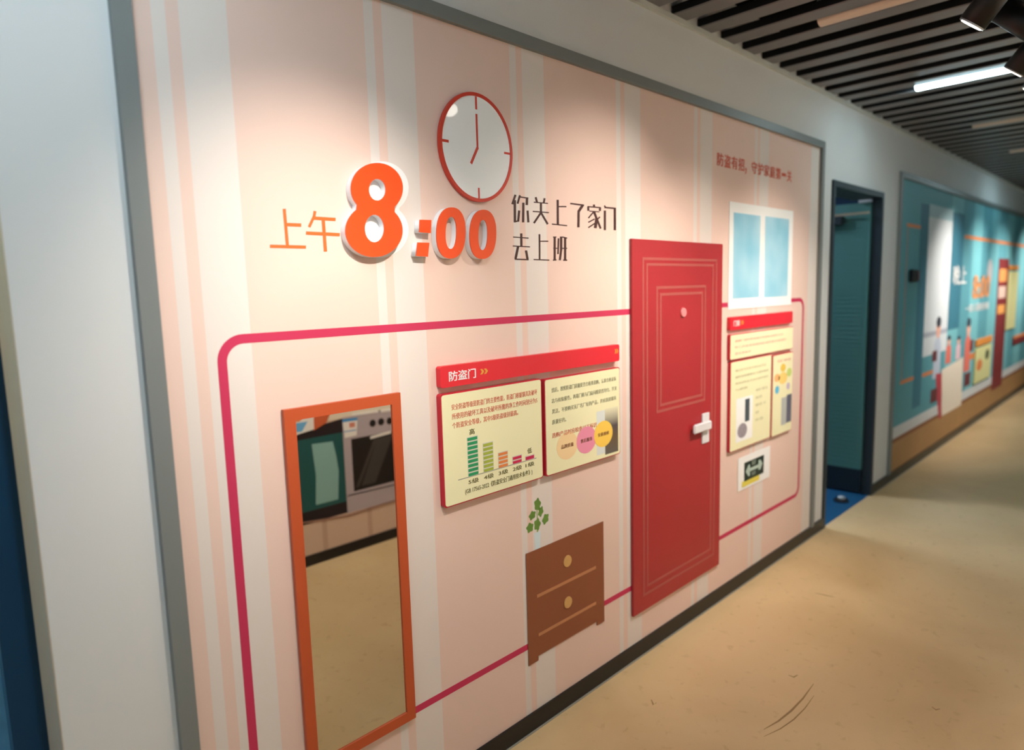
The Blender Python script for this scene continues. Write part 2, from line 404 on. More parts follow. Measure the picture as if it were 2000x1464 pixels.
# plant standing on the drawn cabinet
vz = (W(1042, 1052), W(1054, 1052), W(1048, 1067), W(1048, 1038))
zb = W(1048, 1072)[1]
plant = prism('printed_vase', [(vz[0][0]+0.003, zb), (vz[1][0]-0.003, zb), (vz[1][0], vz[3][1]), (vz[0][0], vz[3][1])], P0, P1, mat('pale_blue_print', (206, 222, 228), 0.5), mural)
m_leaf = mat('leaf_green_print', (104, 140, 62), 0.55, 0.3, noise=0.25, nscale=40)
for (lx, ly, lw, lh, t) in ((190,135,24,46,-6), (215,190,18,38,14), (150,220,26,30,-30), (252,247,22,40,35), (188,290,24,44,0), (132,315,26,36,-25)):
    cx, cz = W(1000+lx/3.96, 950+ly/3.96); e0 = W(1000+(lx+lw)/3.96, 950+ly/3.96)[0]-cx; e1 = cz-W(1000+lx/3.96, 950+(ly+lh)/3.96)[1]
    pts = []
    for k in range(20):
        an = 2*math.pi*k/20; rr = 1+0.16*math.cos(5*an); x, z = rr*e0*math.cos(an), rr*e1*math.sin(an)
        tt = math.radians(-t); pts.append((cx+x*math.cos(tt)-z*math.sin(tt), cz+x*math.sin(tt)+z*math.cos(tt)))
    prism('printed_leaf', pts, P0, P1-0.0002, m_leaf, plant)
s0_, s1_ = W(1048, 1038), W(1047, 985)
prism('printed_stem', [(s0_[0]-0.003, s0_[1]), (s0_[0]+0.003, s0_[1]), (s1_[0]+0.002, s1_[1]), (s1_[0]-0.002, s1_[1])], P0, P1-0.0001, mat('stem_green_print', (150, 170, 110), 0.6), plant)

# ------------------------------------------------------------------ raised numerals 8 : 0 0
YF = -0.028
def cr(x, y, Y=YF): return W(500+x/3.66, 150+y/3.66, Y)
def conv(pts): return [cr(x, y) for x, y in pts]
def raised(name, label, loops, grp=None):
    t = thing(name, label, 'numeral' if name != 'colon_dot' else 'sign dot', grp)
    holed('side_body', loops, PM, YF+0.003, m_whiteside, t)
    holed('orange_face', loops, YF+0.003, YF, m_orange, t)
    return t
up = ell(865, 795, 186, 180, 72, 2.15); lo = ell(845, 1098, 204, 188, 72, 2.15)
# outline of the eight: union of both lobes, as a polar star about the waist line
def eight(scale=1.0):
    out = []
    N = 140
    for k in range(N):
        t = k/N*2*math.pi
        best = 0; o = Vector((856, 944)); dr = Vector((math.sin(t), -math.cos(t)))
        for cx, cy, rx, ry in ((865, 795, 186*scale, 181*scale), (845, 1098, 204*scale, 189*scale)):
            # ray-ellipse
            ox, oy = (o.x-cx)/rx, (o.y-cy)/ry; dx, dy = dr.x/rx, dr.y/ry
            A_, B_, C_ = dx*dx+dy*dy, 2*(ox*dx+oy*dy), ox*ox+oy*oy-1
            D = B_*B_-4*A_*C_
            if D >= 0: best = max(best, (-B_+math.sqrt(D))/(2*A_))
        best = max(best, 136)
        out.append((o.x+dr.x*best, o.y+dr.y*best))
    return out
raised('numeral_eight', 'large raised orange numeral eight with white sides above the mirror',
       [conv(eight()), conv(ell(868, 806, 60, 77, 40)), conv(ell(848, 1083, 69, 98, 40))])
prism('white_outline', [W(500+(x+32)/3.66, 150+(y-2)/3.66, P1) for x, y in eight(1.045)], P0, P1, m_white, mural)
raised('colon_dot', 'upper square orange colon dot beside the big eight', [conv([(1172,1020),(1255,1022),(1250,1116),(1168,1110)])])
raised('colon_dot', 'lower square orange colon dot beside the big eight', [conv([(1155,1183),(1240,1185),(1230,1285),(1145,1280)])])
raised('numeral_zero', 'raised orange numeral zero between colon and second zero', [conv(ell(1395,1115,104,183,56,2.3,-0.02)), conv(ell(1395,1115,39,115,36,2.3,-0.02))])
raised('numeral_zero', 'raised orange numeral zero beside the dark brown writing', [conv(ell(1623,1125,95,176,56,2.3,-0.02)), conv(ell(1623,1130,33,108,36,2.3,-0.02))])

# ------------------------------------------------------------------ clock
clk = thing('wall_clock', 'round white clock face with red rim and hands showing seven', 'clock')
ccx, ccz, rx, rz = 1.350, 1.913, 0.1415, 0.1525
m_face = mat('clock_acrylic', (243, 245, 245), 0.02, 0.5)
m_clk = mat('clock_red', (202, 62, 44), 0.4, 0.4)
prism('face_plate', ell(ccx, ccz, rx-0.004, rz-0.004, 64), PM, -0.014, m_face, clk)
holed('rim', [ell(ccx, ccz, rx, rz, 72), ell(ccx, ccz, rx-0.0095, rz-0.0095, 72)], PM, -0.016, m_clk, clk)
def bar(name, x1, z1, x2, z2, wd, par, y=-0.0142):
    d_ = Vector((x2-x1, z2-z1)); n_ = Vector((-d_.y, d_.x)).normalized()*wd/2
    return prism(name, [(x1+n_.x, z1+n_.y), (x2+n_.x, z2+n_.y), (x2-n_.x, z2-n_.y), (x1-n_.x, z1-n_.y)], -0.0139, y, m_clk, par)
bar('hour_mark', ccx, ccz+rz-0.01, ccx, ccz+rz-0.046, 0.0075, clk); bar('hour_mark', ccx, ccz-rz+0.01, ccx, ccz-rz+0.04, 0.0065, clk)
bar('hour_mark', ccx-rx+0.009, ccz+0.004, ccx-rx+0.034, ccz+0.004, 0.0075, clk); bar('hour_mark', ccx+rx-0.009, ccz-0.001, ccx+rx-0.034, ccz-0.001, 0.0065, clk)
bar('minute_hand', ccx, ccz-0.004, ccx, ccz+0.094, 0.007, clk, -0.0144); bar('hour_hand', ccx+0.001, ccz+0.002, ccx-0.027, ccz-0.047, 0.0085, clk, -0.0146)

# ------------------------------------------------------------------ mirror in orange-brown frame
mir = thing('wall_mirror', 'tall mirror in an orange brown frame hung on the striped mural', 'mirror')
ix0, ix1 = W(554, 800, -0.018)[0], W(782, 767, -0.018)[0]
iz1 = (W(554, 800, -0.018)[1]+W(782, 767, -0.018)[1])/2
iz0 = W(810, 1402, -0.018)[1]
ft = W(580, 800, -0.018)[0]-ix0
ft = 0.0285
m_mf = mat('orange_brown_frame', (188, 82, 44), 0.4, 0.4)
box('frame_rail', ix0, ix0+ft, -0.018, PM, iz0, iz1, m_mf, mir); box('frame_rail', ix1-ft, ix1, -0.018, PM, iz0, iz1, m_mf, mir)
box('frame_rail', ix0+ft, ix1-ft, -0.018, PM, iz1-ft, iz1, m_mf, mir); box('frame_rail', ix0+ft, ix1-ft, -0.018, PM, iz0, iz0+ft, m_mf, mir)
mm = mat('silvered_glass', (222, 220, 210), 0.01, 0.5, metal=1.0)
box('glass', ix0+ft, ix1-ft, MIRY, PM, iz0+ft, iz1-ft, mm, mir)

# ------------------------------------------------------------------ red door panel
DY = -0.016
rd = thing('door_panel', 'tall red door cut-out with double outlines fixed on the striped mural', 'door panel')
x0, x1, z0, z1 = quad_rect([(1234, 465), (1412.5, 477), (1404, 1105), (1237.5, 1201)], DY)
box('slab', x0, x1, DY, PM, z0, z1, m_door_red, rd, 0.0012)
def outline(pts, wd):
    a0, a1, c0, c1 = quad_rect(pts, DY)
    holed('outline', [[(a0, c0), (a1, c0), (a1, c1), (a0, c1)], [(a0+wd, c0+wd), (a1-wd, c0+wd), (a1-wd, c1-wd), (a0+wd, c1-wd)]], DY, DY-0.0006, m_door_line, rd)
outline([(1254, 501), (1400, 507), (1395, 1088), (1257, 1158)], 0.010)
outline([(1262, 512), (1393, 517), (1389, 1076), (1264, 1142)], 0.010)
outline([(1281, 559), (1379, 556), (1377, 783), (1283, 806)], 0.011)
outline([(1288, 572), (1373, 569), (1371, 772), (1290, 795)], 0.011)
hx, hz = W(1333.5, 610, DY)
cyl('peephole', (hx, DY, hz), (hx, DY-0.008, hz), 0.021, 0.018, mat('pink_peephole', (226, 140, 140), 0.35), rd)
hn = bpy.data.objects.new('door_handle', None); COL.objects.link(hn); hn.parent = rd; hn['label'] = 'pale lever handle on a narrow upright plate'
m_handle = mat('pale_handle', (224, 222, 224), 0.3, 0.5)
q0, q1 = W(1370, 806, DY), W(1383, 864, DY); q2 = W(1370, 864, DY); q3 = W(1383, 806, DY)
box('handle_plate', q0[0], q1[0], DY-0.006, DY, (q1[1]+q2[1])/2, (q0[1]+q3[1])/2, m_handle, hn, 0.002)
l0, l1 = W(1355, 829, DY-0.02), W(1378, 840, DY-0.02)
box('lever', l0[0], q1[0]-0.012, DY-0.026, DY-0.014, l1[1]-0.002, l0[1]-0.002, m_handle, hn, 0.005)
cyl('spindle', (q1[0]-0.03, DY-0.006, (l0[1]+l1[1])/2-0.002), (q1[0]-0.03, DY-0.015, (l0[1]+l1[1])/2-0.002), 0.014, 0.014, m_handle, hn, 14)

# ------------------------------------------------------------------ drawn cabinet cut-out
cab = thing('cabinet_cutout', 'flat brown cabinet cut-out with two round knobs under the information boards', 'cabinet cutout')
CY = -0.007
x0, x1 = W(1027, 1081, CY)[0], W(1178.5, 1019, CY)[0]; x0 = (x0+W(1033.3, 1300, CY)[0])/2
z1 = (W(1027, 1081, CY)[1]+W(1177.5, 1018.7, CY)[1])/2; z0 = (W(1033, 1300, CY)[1]+W(1166, 1221.5, CY)[1])/2; fz = z0+0.016
fw_ = W(1052, 1288, CY)[0]-x0
m_cab = mat('brown_cabinet_board', (142, 84, 56), 0.5, 0.3, noise=0.05)
prism('board', [(x0, z0), (x0+fw_, z0), (x0+fw_, fz), (x1-0.045, fz), (x1-0.045, z0), (x1, z0), (x1, z1), (x0, z1)], PM, CY, m_cab, cab)
m_rail = mat('tan_line', (190, 130, 88), 0.5); m_knob = mat('tan_knob', (208, 162, 100), 0.45)
for (a, b_) in (((1049, 1163.5), (1163.6, 1108)), ((1052, 1239), (1164, 1177.5))):
    u, v = W(*a, CY), W(*b_, CY); zc = (u[1]+v[1])/2
    box('drawer_line', u[0], v[0], CY-0.0008, CY, zc-0.0055, zc+0.0055, m_rail, cab)
for (a, b_) in ((1108, 1095), (1109, 1175.5)):
    u = W(a, b_, CY); cyl('knob', (u[0], CY, u[1]), (u[0], CY-0.003, u[1]), 0.021, 0.0205, m_knob, cab, 28)

# ------------------------------------------------------------------ white window cut-out
wn = thing('window_cutout', 'white window cut-out with two sky blue panes beside the red door', 'window cutout')
x0, x1, z0, z1 = quad_rect([(1425.5, 394), (1549.7, 411), (1545, 597), (1422, 602)], -0.007)
box('white_board', x0, x1, -0.007, PM, z0, z1, m_white, wn)
mp = bpy.data.materials.new('sky_print'); mp.use_nodes = True
nt = mp.node_tree; bs = nt.nodes['Principled BSDF']; tc = nt.nodes.new('ShaderNodeTexCoord'); nn = nt.nodes.new('ShaderNodeTexNoise'); nn.inputs['Scale'].default_value = 3.5
rr_ = nt.nodes.new('ShaderNodeValToRGB'); rr_.color_ramp.elements[0].position = 0.38; rr_.color_ramp.elements[0].color = srgb((138, 198, 222)); rr_.color_ramp.elements[1].position = 0.68; rr_.color_ramp.elements[1].color = srgb((180, 220, 236))
nt.links.new(tc.outputs['Object'], nn.inputs['Vector']); nt.links.new(nn.outputs['Fac'], rr_.inputs['Fac']); nt.links.new(rr_.outputs['Color'], bs.inputs['Base Color']); bs.inputs['Roughness'].default_value = 0.4
for q in ([(1433, 415), (1485.8, 421), (1482, 581), (1431.6, 582)], [(1495.6, 422), (1542, 428.5), (1537, 578.5), (1492, 580)]):
    a0, a1, c0, c1 = quad_rect(q, -0.0078); box('pane', a0, a1, -0.0078, -0.007, c0, c1, mp, wn)

# ------------------------------------------------------------------ information boards
BY = -0.024
def board(name, label, cat, quad, title=False, grp=None, Y=BY):
    t = thing(name, label, cat, grp)
    x0, x1, z0, z1 = quad_rect(quad, Y); R = 0.008
    if title: 
        pts = rrect(x0, x1, z0, z1, R); prism('board_body', pts, PM, Y, m_red, t)
    else:
        e = 0.0035; prism('board_body', rrect(x0-e, x1+e, z0-e, z1+e, R), PM, Y+0.0015, m_redside, t)
        prism('face_sheet', rrect(x0, x1, z0, z1, R), Y+0.0015, Y, m_cream, t)
    return t, (x0, x1, z0, z1)
def rel(R, u0, u1, v0, v1):                # fractions of a board, v measured from the top
    return (R[0]+u0*(R[1]-R[0]), R[0]+u1*(R[1]-R[0]), R[3]-v1*(R[3]-R[2]), R[3]-v0*(R[3]-R[2]))
def chevrons(par, r, y, m):
    x0, x1, z0, z1 = r; wq = (x1-x0)/2
    for k in (0, 1):
        xa = x0+k*wq; t_ = wq*0.55; zm = (z0+z1)/2
        prism('chevron', [(xa, z1), (xa+t_, z1), (xa+t_+wq*0.5, zm), (xa+t_, z0), (xa, z0), (xa+wq*0.5, zm)], y, y-0.0005, m, par)
t, R = board('title_board', 'long red title bar above the two cream boards left of the red door', 'sign', [(859, 713.5), (1209.5, 674), (1210, 707), (861, 755)], True)
text('title_text', '防盗门', rel(R, 0.036, 0.158, 0.27, 0.74), BY-0.0003, m_white, t, off=0.022)
chevrons(t, rel(R, 0.178, 0.215, 0.36, 0.62), BY, m_gold); chevrons(t, rel(R, 0.965, 0.99, 0.26, 0.52), BY, m_gold)
t, R = board('information_board', 'cream board with striped bar chart and red edges beside the mirror', 'information board', [(863, 772), (1056, 741.5), (1060, 932), (870, 989)])
Y1 = BY-0.0003
for i, (s, u1) in enumerate((('安全防盗等级是防盗门的主要性能，防盗门根据锁具及破坏', 0.955), ('所使用的破坏工具以及破坏所需的净工作时间划分为5', 0.955), ('个防盗安全等级，其中5级防盗级别最高。', 0.74))):
    text('printed_line', s, rel(R, 0.085, u1, 0.09+i*0.083, 0.145+i*0.083), Y1, m_text_red, t, off=0.008)
cg = {5: (46, 150, 96), 4: (164, 178, 70), 3: (226, 134, 74), 2: (206, 44, 84), 1: (196, 40, 84)}
ub = {5: 0.265, 4: 0.415, 3: 0.565, 2: 0.715, 1: 0.855}; vt = {5: 0.415, 4: 0.505, 3: 0.63, 2: 0.705, 1: 0.735}; nb = {5: 9, 4: 7, 3: 4, 2: 2, 1: 1}
BASEV = 0.785
m_pale = mat('pale_grey_print', (206, 206, 190), 0.6)
r_ = rel(R, 0.12, 0.93, 0.782, 0.79); box('chart_axis', r_[0], r_[1], BY-0.0003, BY, r_[2], r_[3], mat('grey_axis', (150, 150, 140), 0.6), t)
for k in (5, 4, 3, 2, 1):
    hw = 0.047; r_ = rel(R, ub[k]-hw, ub[k]+hw, vt[k], BASEV)
    bkg = box('chart_bar', r_[0]-0.002, r_[1]+0.002, BY-0.0004, BY, r_[2], r_[3], m_pale, t)
    mk = mat('bar_colour_%d' % k, cg[k], 0.5); hh = (r_[3]-r_[2])/nb[k]
    for j in range(nb[k]):
        box('bar_segment', r_[0], r_[1], BY-0.0008, BY-0.0004, r_[2]+j*hh+hh*0.1, r_[2]+(j+1)*hh-hh*0.22, mk, bkg)
    text('printed_line', '%d级' % k, rel(R, ub[k]-0.05, ub[k]+0.05, 0.81, 0.855), Y1, m_text_dark, t, off=0.01)
text('printed_line', '高', rel(R, 0.24, 0.29, 0.345, 0.40), Y1, m_text_dark, t, off=0.01)
text('printed_line', '低', rel(R, 0.83, 0.88, 0.665, 0.72), Y1, m_text_dark, t, off=0.01)
text('printed_line', '(GB 17565-2022《防盗安全门通用技术条件》)', rel(R, 0.18, 0.88, 0.885, 0.945), Y1, m_text_dark, t, off=0.01)
t, R = board('information_board', 'cream board with three overlapping coloured discs left of the red door', 'information board', [(1064, 739.5), (1210, 721), (1210, 885), (1069, 927.5)])
for i, (s, u1) in enumerate((('然后，按照防盗门质量是否合格来选购，认准合格证标', 0.95), ('志与检验报告，再看门框与门扇间隙是否均匀，开关', 0.96), ('灵活，不要购买无厂名厂址的产品，并应选用锁具', 0.95), ('质量好的。', 0.25))):
    text('printed_line', s, rel(R, 0.075, u1, 0.09+i*0.112, 0.14+i*0.112), Y1, m_text_grey, t, off=0.01)
text('printed_line', '选购产品时应检查以下标识', rel(R, 0.07, 0.66, 0.565, 0.62), Y1, m_text_red, t, off=0.012)
mg = bpy.data.materials.new('fading_photo_print'); mg.use_nodes = True
nt = mg.node_tree; bs = nt.nodes['Principled BSDF']; tc = nt.nodes.new('ShaderNodeTexCoord'); sx = nt.nodes.new('ShaderNodeSeparateXYZ'); mr = nt.nodes.new('ShaderNodeMapRange'); rp = nt.nodes.new('ShaderNodeValToRGB')
r_ = rel(R, 0.78, 0.975, 0.44, 0.97)
nt.links.new(tc.outputs['Object'], sx.inputs[0]); nt.links.new(sx.outputs['Z'], mr.inputs['Value']); mr.inputs['From Min'].default_value = r_[2]; mr.inputs['From Max'].default_value = r_[3]
rp.color_ramp.elements[0].color = srgb((98, 92, 84)); rp.color_ramp.elements[1].color = srgb((226, 222, 190)); e_ = rp.color_ramp.elements.new(0.6); e_.color = srgb((82, 74, 78)); e_ = rp.color_ramp.elements.new(0.35); e_.color = srgb((104, 84, 62))
nt.links.new(mr.outputs['Result'], rp.inputs['Fac']); nt.links.new(rp.outputs['Color'], bs.inputs['Base Color'])
box('printed_photo', r_[0], r_[1], BY-0.0003, BY, r_[2], r_[3], mg, t)
r_ = rel(R, 0.66, 0.80, 0.45, 0.95); box('printed_photo', r_[0], r_[1], BY-0.0002, BY, r_[2], r_[3], mat('pale_sky_print', (216, 222, 218), 0.5), t)
HW = (R[1]-R[0]); HH = R[3]-R[2]
for (u, v, col, s, j) in ((0.26, 0.74, (240, 210, 160), '品牌质量', 1), (0.515, 0.735, (232, 146, 172), '售后服务', 2), (0.755, 0.72, (246, 204, 88), '安装维修', 3)):
    cx, cz = R[0]+u*HW, R[3]-v*HH
    dk = prism('printed_disc', ell(cx, cz, 0.135*HW, 0.150*HH, 36), BY, BY-0.0003-0.0002*j, mat('disc_colour_%d' % j, col, 0.5), t)
    text('printed_line', s, (cx-0.08*HW, cx+0.08*HW, cz-0.022*HH, cz+0.022*HH), BY-0.0005-0.0002*j, mat('disc_ink', (132, 82, 56), 0.6), dk, off=0.015)

# boards to the right of the red door
BY2 = -0.020
t, R = board('title_board', 'short red title bar above cream boards right of the red door', 'sign', [(1426, 618.5), (1548.4, 608), (1548, 631), (1426, 644)], True, None, BY2)
text('title_text', '门锁', rel(R, 0.05, 0.135, 0.28, 0.72), BY2-0.0003, m_white, t, off=0.02); chevrons(t, rel(R, 0.155, 0.19, 0.34, 0.64), BY2, m_gold)
m_red_pale = mat('pale_red_ink', (232, 190, 168), 0.6); m_grn_pale = mat('pale_olive_ink', (206, 204, 166), 0.6)
t, R = board('information_board', 'wide low cream board directly below the short red title bar', 'information board', [(1427, 654), (1549, 639), (1548, 681), (1427, 701)], False, None, BY2)
for i, (s, u1) in enumerate((('选购门锁时要看锁芯等级防盗锁芯分为', 0.82), ('甲乙丙级级别越高防盗性能也就越好', 0.88), ('请认准标识', 0.3))):
    text('printed_line', s, rel(R, 0.06, u1, 0.2+i*0.26, 0.32+i*0.26), BY2-0.0003, m_red_pale, t, off=0.02)
t, R = board('information_board', 'upright cream board with a lock picture right of the red door', 'information board', [(1428, 706), (1506, 695), (1504.6, 854), (1426, 881)], False, None, BY2)
for i, u1 in enumerate((0.86, 0.93, 0.93, 0.4)):
    text('printed_line', ('锁具应当安装牢固开启灵活', '钥匙插拔顺畅无卡滞的现象', '锁体材料应具有足够的强度', '与硬度')[i], rel(R, 0.1, u1, 0.085+i*0.072, 0.115+i*0.072), BY2-0.0003, m_grn_pale, t, off=0.02)
for i, u1 in enumerate((0.92, 0.78, 0.88, 0.70, 0.82)):
    wd_ = ('密码', '指纹', '感应卡', '钥匙', '应急')[i]; su = (u1-0.6)/len(wd_)
    for j, ch_ in enumerate(wd_):
        text('printed_character', ch_, rel(R, 0.6+j*su, 0.6+(j+0.92)*su, 0.36+i*0.088, 0.395+i*0.088), BY2-0.0003, m_grn_pale, t, off=0.02)
r_ = rel(R, 0.13, 0.53, 0.42, 0.92); ph = box('printed_photo', r_[0], r_[1], BY2-0.0003, BY2, r_[2], r_[3], m_white, t)
r_ = rel(R, 0.34, 0.45, 0.45, 0.71); box('printed_lock', r_[0], r_[1], BY2-0.0006, BY2-0.0003, r_[2], r_[3], mat('slate_print', (70, 82, 88), 0.5), ph)
cx, cz = (rel(R, 0.28, 0.28, 0.8, 0.8)[0], rel(R, 0.3, 0.3, 0.8, 0.8)[2])
prism('printed_keys', ell(cx, cz, 0.115*(R[1]-R[0]), 0.085*(R[3]-R[2]), 24), BY2-0.0003, BY2-0.0007, mat('grey_keys_print', (150, 142, 150), 0.5, noise=0.4, nscale=60), ph)
t, R = board('information_board', 'narrow cream board with small coloured dots beside the lock board', 'information board', [(1509.4, 694), (1549, 688.5), (1545, 839), (1508.5, 851.5)], False, None, BY2)
text('printed_line', '智能门锁功能', rel(R, 0.2, 0.9, 0.06, 0.095), BY2-0.0003, m_red_pale, t, off=0.02)
for (u, v, ru, rv, col) in ((0.5, 0.17, 0.13, 0.05, (226, 190, 80)), (0.2, 0.28, 0.14, 0.05, (236, 182, 120)), (0.82, 0.245, 0.13, 0.055, (196, 212, 120)), (0.5, 0.30, 0.22, 0.075, (240, 206, 120)), (0.22, 0.43, 0.10, 0.05, (92, 184, 222)), (0.78, 0.42, 0.08, 0.045, (198, 182, 208))):
    prism('printed_dot', ell(R[0]+u*(R[1]-R[0]), R[3]-v*(R[3]-R[2]), ru*(R[1]-R[0]), rv*(R[3]-R[2]), 20), BY2, BY2-0.0004, mat('dot_%d_%d' % (col[0], col[1]), col, 0.5), t)
r_ = rel(R, 0.45, 0.72, 0.55, 0.9); box('printed_photo', r_[0], r_[1], BY2-0.0003, BY2, r_[2], r_[3], mat('silver_print', (180, 184, 180), 0.5), t)
r_ = rel(R, 0.72, 0.98, 0.53, 0.89); box('printed_photo', r_[0], r_[1], BY2-0.0003, BY2, r_[2], r_[3], mat('slate_blue_print', (98, 100, 118), 0.5, noise=0.3, nscale=20), t)
# white card with a dark sign
t = thing('sign_card', 'small white card with a dark green sign and yellow strip below the boards', 'card')
x0, x1, z0, z1 = quad_rect([(1443, 893), (1504.6, 872), (1503, 932), (1440, 960)], -0.007)
box('card_body', x0, x1, -0.007, PM, z0, z1, m_white, t, 0.001)
R = quad_rect([(1453.4, 903.4), (1492, 888), (1491, 923.5), (1453.4, 939.5)], -0.007)
dp = box('dark_sign', R[0], R[1], -0.0076, -0.007, R[2], R[3], mat('dark_green_print', (34, 50, 42), 0.4), t)
mw = mat('pale_green_print', (176, 196, 184), 0.5)
def pg(pts): return [(R[0]+u*(R[1]-R[0]), R[3]-v*(R[3]-R[2])) for u, v in pts]
prism('printed_arrow', pg([(0.07,0.5),(0.2,0.2),(0.28,0.2),(0.28,0.4),(0.72,0.4),(0.72,0.18),(0.82,0.18),(0.93,0.45),(0.82,0.72),(0.72,0.72),(0.72,0.58),(0.28,0.58),(0.28,0.8),(0.2,0.8)]), -0.0076, -0.008, mw, dp)
prism('printed_mark', pg([(0.36,0.06),(0.58,0.06),(0.56,0.3),(0.38,0.3)]), -0.0076, -0.008, mat('grey_green_print', (112, 124, 112), 0.5), dp)
prism('printed_mark', pg([(0.36,0.66),(0.58,0.66),(0.56,0.86),(0.38,0.86)]), -0.0076, -0.008, MATS['grey_green_print'], dp)
a, b_ = W(1449, 951, -0.007), W(1483, 936, -0.007)
box('yellow_strip', a[0], b_[0], -0.0075, -0.007, z0+0.012, z0+0.042, mat('yellow_print', (222, 208, 86), 0.5), t)

# ================================================================== TEAL MURAL
TX0, TX1, TZ1 = 5.375, 13.2, 2.262
teal = thing('teal_mural', 'long teal family room mural beyond the dark doorway', 'mural')
bands = [(x, x+0.42) for x in (6.9, 7.75, 8.6, 9.45, 10.3, 11.15, 12.0, 12.85)]
m_teal = stripe_mat('teal_mural_print', (96, 160, 172), (122, 188, 196), bands)
box('mural_sheet', TX0+0.04, TX1-0.04, P0, 0, BH, TZ1-0.04, m_teal, teal)
for i_, (a, b_, c, d) in enumerate(((TX0, TX0+0.04, BH, TZ1), (TX1-0.04, TX1, BH, TZ1), (TX0+0.04, TX1-0.04, TZ1-0.04, TZ1))):
    struct(box('trim_%d' % (i_+5), a, b_, -0.02, 0, c, d, m_frame), 'dark grey frame bar around the teal mural')
LAY = [0]
def pr(name, pa, pb, m, par=None, pad=0.0):
    """flat printed rectangle between two traced corners (upper left, lower right)"""
    LAY[0] += 1; a = W(*pa); b = W(*pb)
    return box(name, min(a[0], b[0]), max(a[0], b[0]), P1-0.00005*LAY[0], P0, min(a[1], b[1]), max(a[1], b[1]), m, par or teal)
def prz(name, x0, x1, z0, z1, m, par=None):
    LAY[0] += 1; return box(name, x0, x1, P1-0.00005*LAY[0], P0, z0, z1, m, par or teal)
m_curt = mat('deep_teal_print', (62, 122, 142), 0.55); m_sheer = mat('sheer_white_print', (222, 228, 232), 0.55)
m_or = mat('orange_line_print', (226, 138, 84), 0.5); m_wood = mat('wood_print', (176, 134, 88), 0.5, noise=0.15, nscale=3)
m_skirt = mat('white_skirting_print', (214, 216, 218), 0.55); m_brn = mat('brown_edge_print', (140, 88, 56), 0.55)
prz('printed_floor', TX0+0.04, TX1-0.04, BH, 0.318, m_wood); prz('printed_floor_edge', TX0+0.04, TX1-0.04, 0.285, 0.318, m_brn)
prz('printed_skirting', TX0+0.04, TX1-0.04, 0.318, 0.405, m_skirt)
def colrect(name, xa, xb, yref, pt_top, pt_bot, m, par=None):
    return prz(name, W(xa, yref)[0], W(xb, yref)[0], W(*pt_bot)[1], W(*pt_top)[1], m, par)
colrect('printed_curtain', 1789, 1805, 600, (1806, 398), (1790, 794), m_curt)
colrect('printed_window', 1805, 1851, 600, (1830, 410), (1825, 690), m_sheer)
colrect('printed_curtain_top', 1805, 1851, 600, (1838, 404), (1838, 428), mat('pale_teal_print', (170, 200, 206), 0.55))
colrect('printed_rail', 1805, 1851, 600, (1828, 645), (1828, 654), mat('mauve_grey_print', (178, 182, 194), 0.55))
colrect('printed_curtain', 1851, 1874, 600, (1872, 416), (1870, 640), m_curt)
prz('printed_line', W(1883, 462)[0], TX1-0.3, W(1900, 468)[1], W(1900, 461)[1], m_or)
prz('printed_line', W(1770, 441)[0], W(1797, 441)[0], W(1785, 445)[1], W(1785, 438)[1], m_or)
prz('printed_line', W(1757, 744)[0], W(1783, 742)[0], W(1770, 746)[1], W(1770, 739)[1], m_or)
prz('printed_line', W(1764, 600)[0], W(1766.5, 600)[0], W(1770, 742)[1], W(1785, 442)[1], mat('dull_orange_print', (150, 140, 134), 0.55))
prz('printed_line', W(1800, 733)[0], W(1824, 724)[0], W(1812, 732)[1], W(1812, 725)[1], m_or)
pr('printed_line', (1890, 692), (1905, 698), m_or)
# white characters, orange time and writing
r_ = (W(1860, 537)[0], W(1886, 537)[0], W(1873, 556)[1], W(1873, 518)[1])
text('printed_character', '晚上', r_, P1-0.0028, m_white, teal, off=0.03)
r_ = (W(1898, 560)[0], W(1932, 560)[0], W(1912, 582)[1], W(1912, 536)[1])
text('printed_time', '8:00', r_, P1-0.0028, mat('pale_orange_print', (236, 158, 100), 0.5), teal, off=0.05)
r_ = (W(1884, 598)[0], W(1930, 598)[0], W(1906, 607)[1], W(1906, 592)[1])
text('printed_line', '一家人围坐用餐', r_, P1-0.0028, m_white, teal, off=0.03)
a, b_ = W(1927, 530), W(1937, 530); ch = (W(1932, 506)[1]-W(1932, 556)[1])/2
prism('printed_clock', ell((a[0]+b_[0])/2, W(1932, 531)[1], (b_[0]-a[0])/2, ch, 28), P0, P1-0.0028, mat('rosy_grey_print', (196, 190, 190), 0.55), teal)
# family at the table
m_skin = mat('skin_print', (236, 178, 158), 0.55); m_hair = mat('dark_hair_print', (58, 60, 74), 0.55)
def figure(px, ytop, ybot, wpx, shirt, m_body):
    t_ = W(px, ytop); b = W(px, ybot); hw = (W(px+wpx, ytop)[0]-W(px-wpx, ytop)[0])/2; H = t_[1]-b[1]; cx = t_[0]
    LAY[0] += 1; yy = P1-0.00005*LAY[0]
    body = prism('printed_person', [(cx-hw*0.35, t_[1]-0.32*H), (cx+hw*0.35, t_[1]-0.32*H), (cx+hw*0.9, t_[1]-0.42*H), (cx+hw, b[1]), (cx-hw, b[1]), (cx-hw*0.9, t_[1]-0.42*H)], P0, yy, m_body, teal)
    prism('printed_face', ell(cx, t_[1]-0.19*H, hw*0.6, 0.16*H, 18), P0, yy-0.00004, m_skin, body)
    prism('printed_hair', ell(cx, t_[1]-0.08*H, hw*0.66, 0.09*H, 18), P0, yy-0.00008, m_hair, body)
m_pk = mat('pale_pink_print', (232, 196, 204), 0.55); m_rs = mat('coral_print', (232, 120, 104), 0.55); m_lv = mat('pale_blue_shirt_print', (196, 206, 222), 0.55)
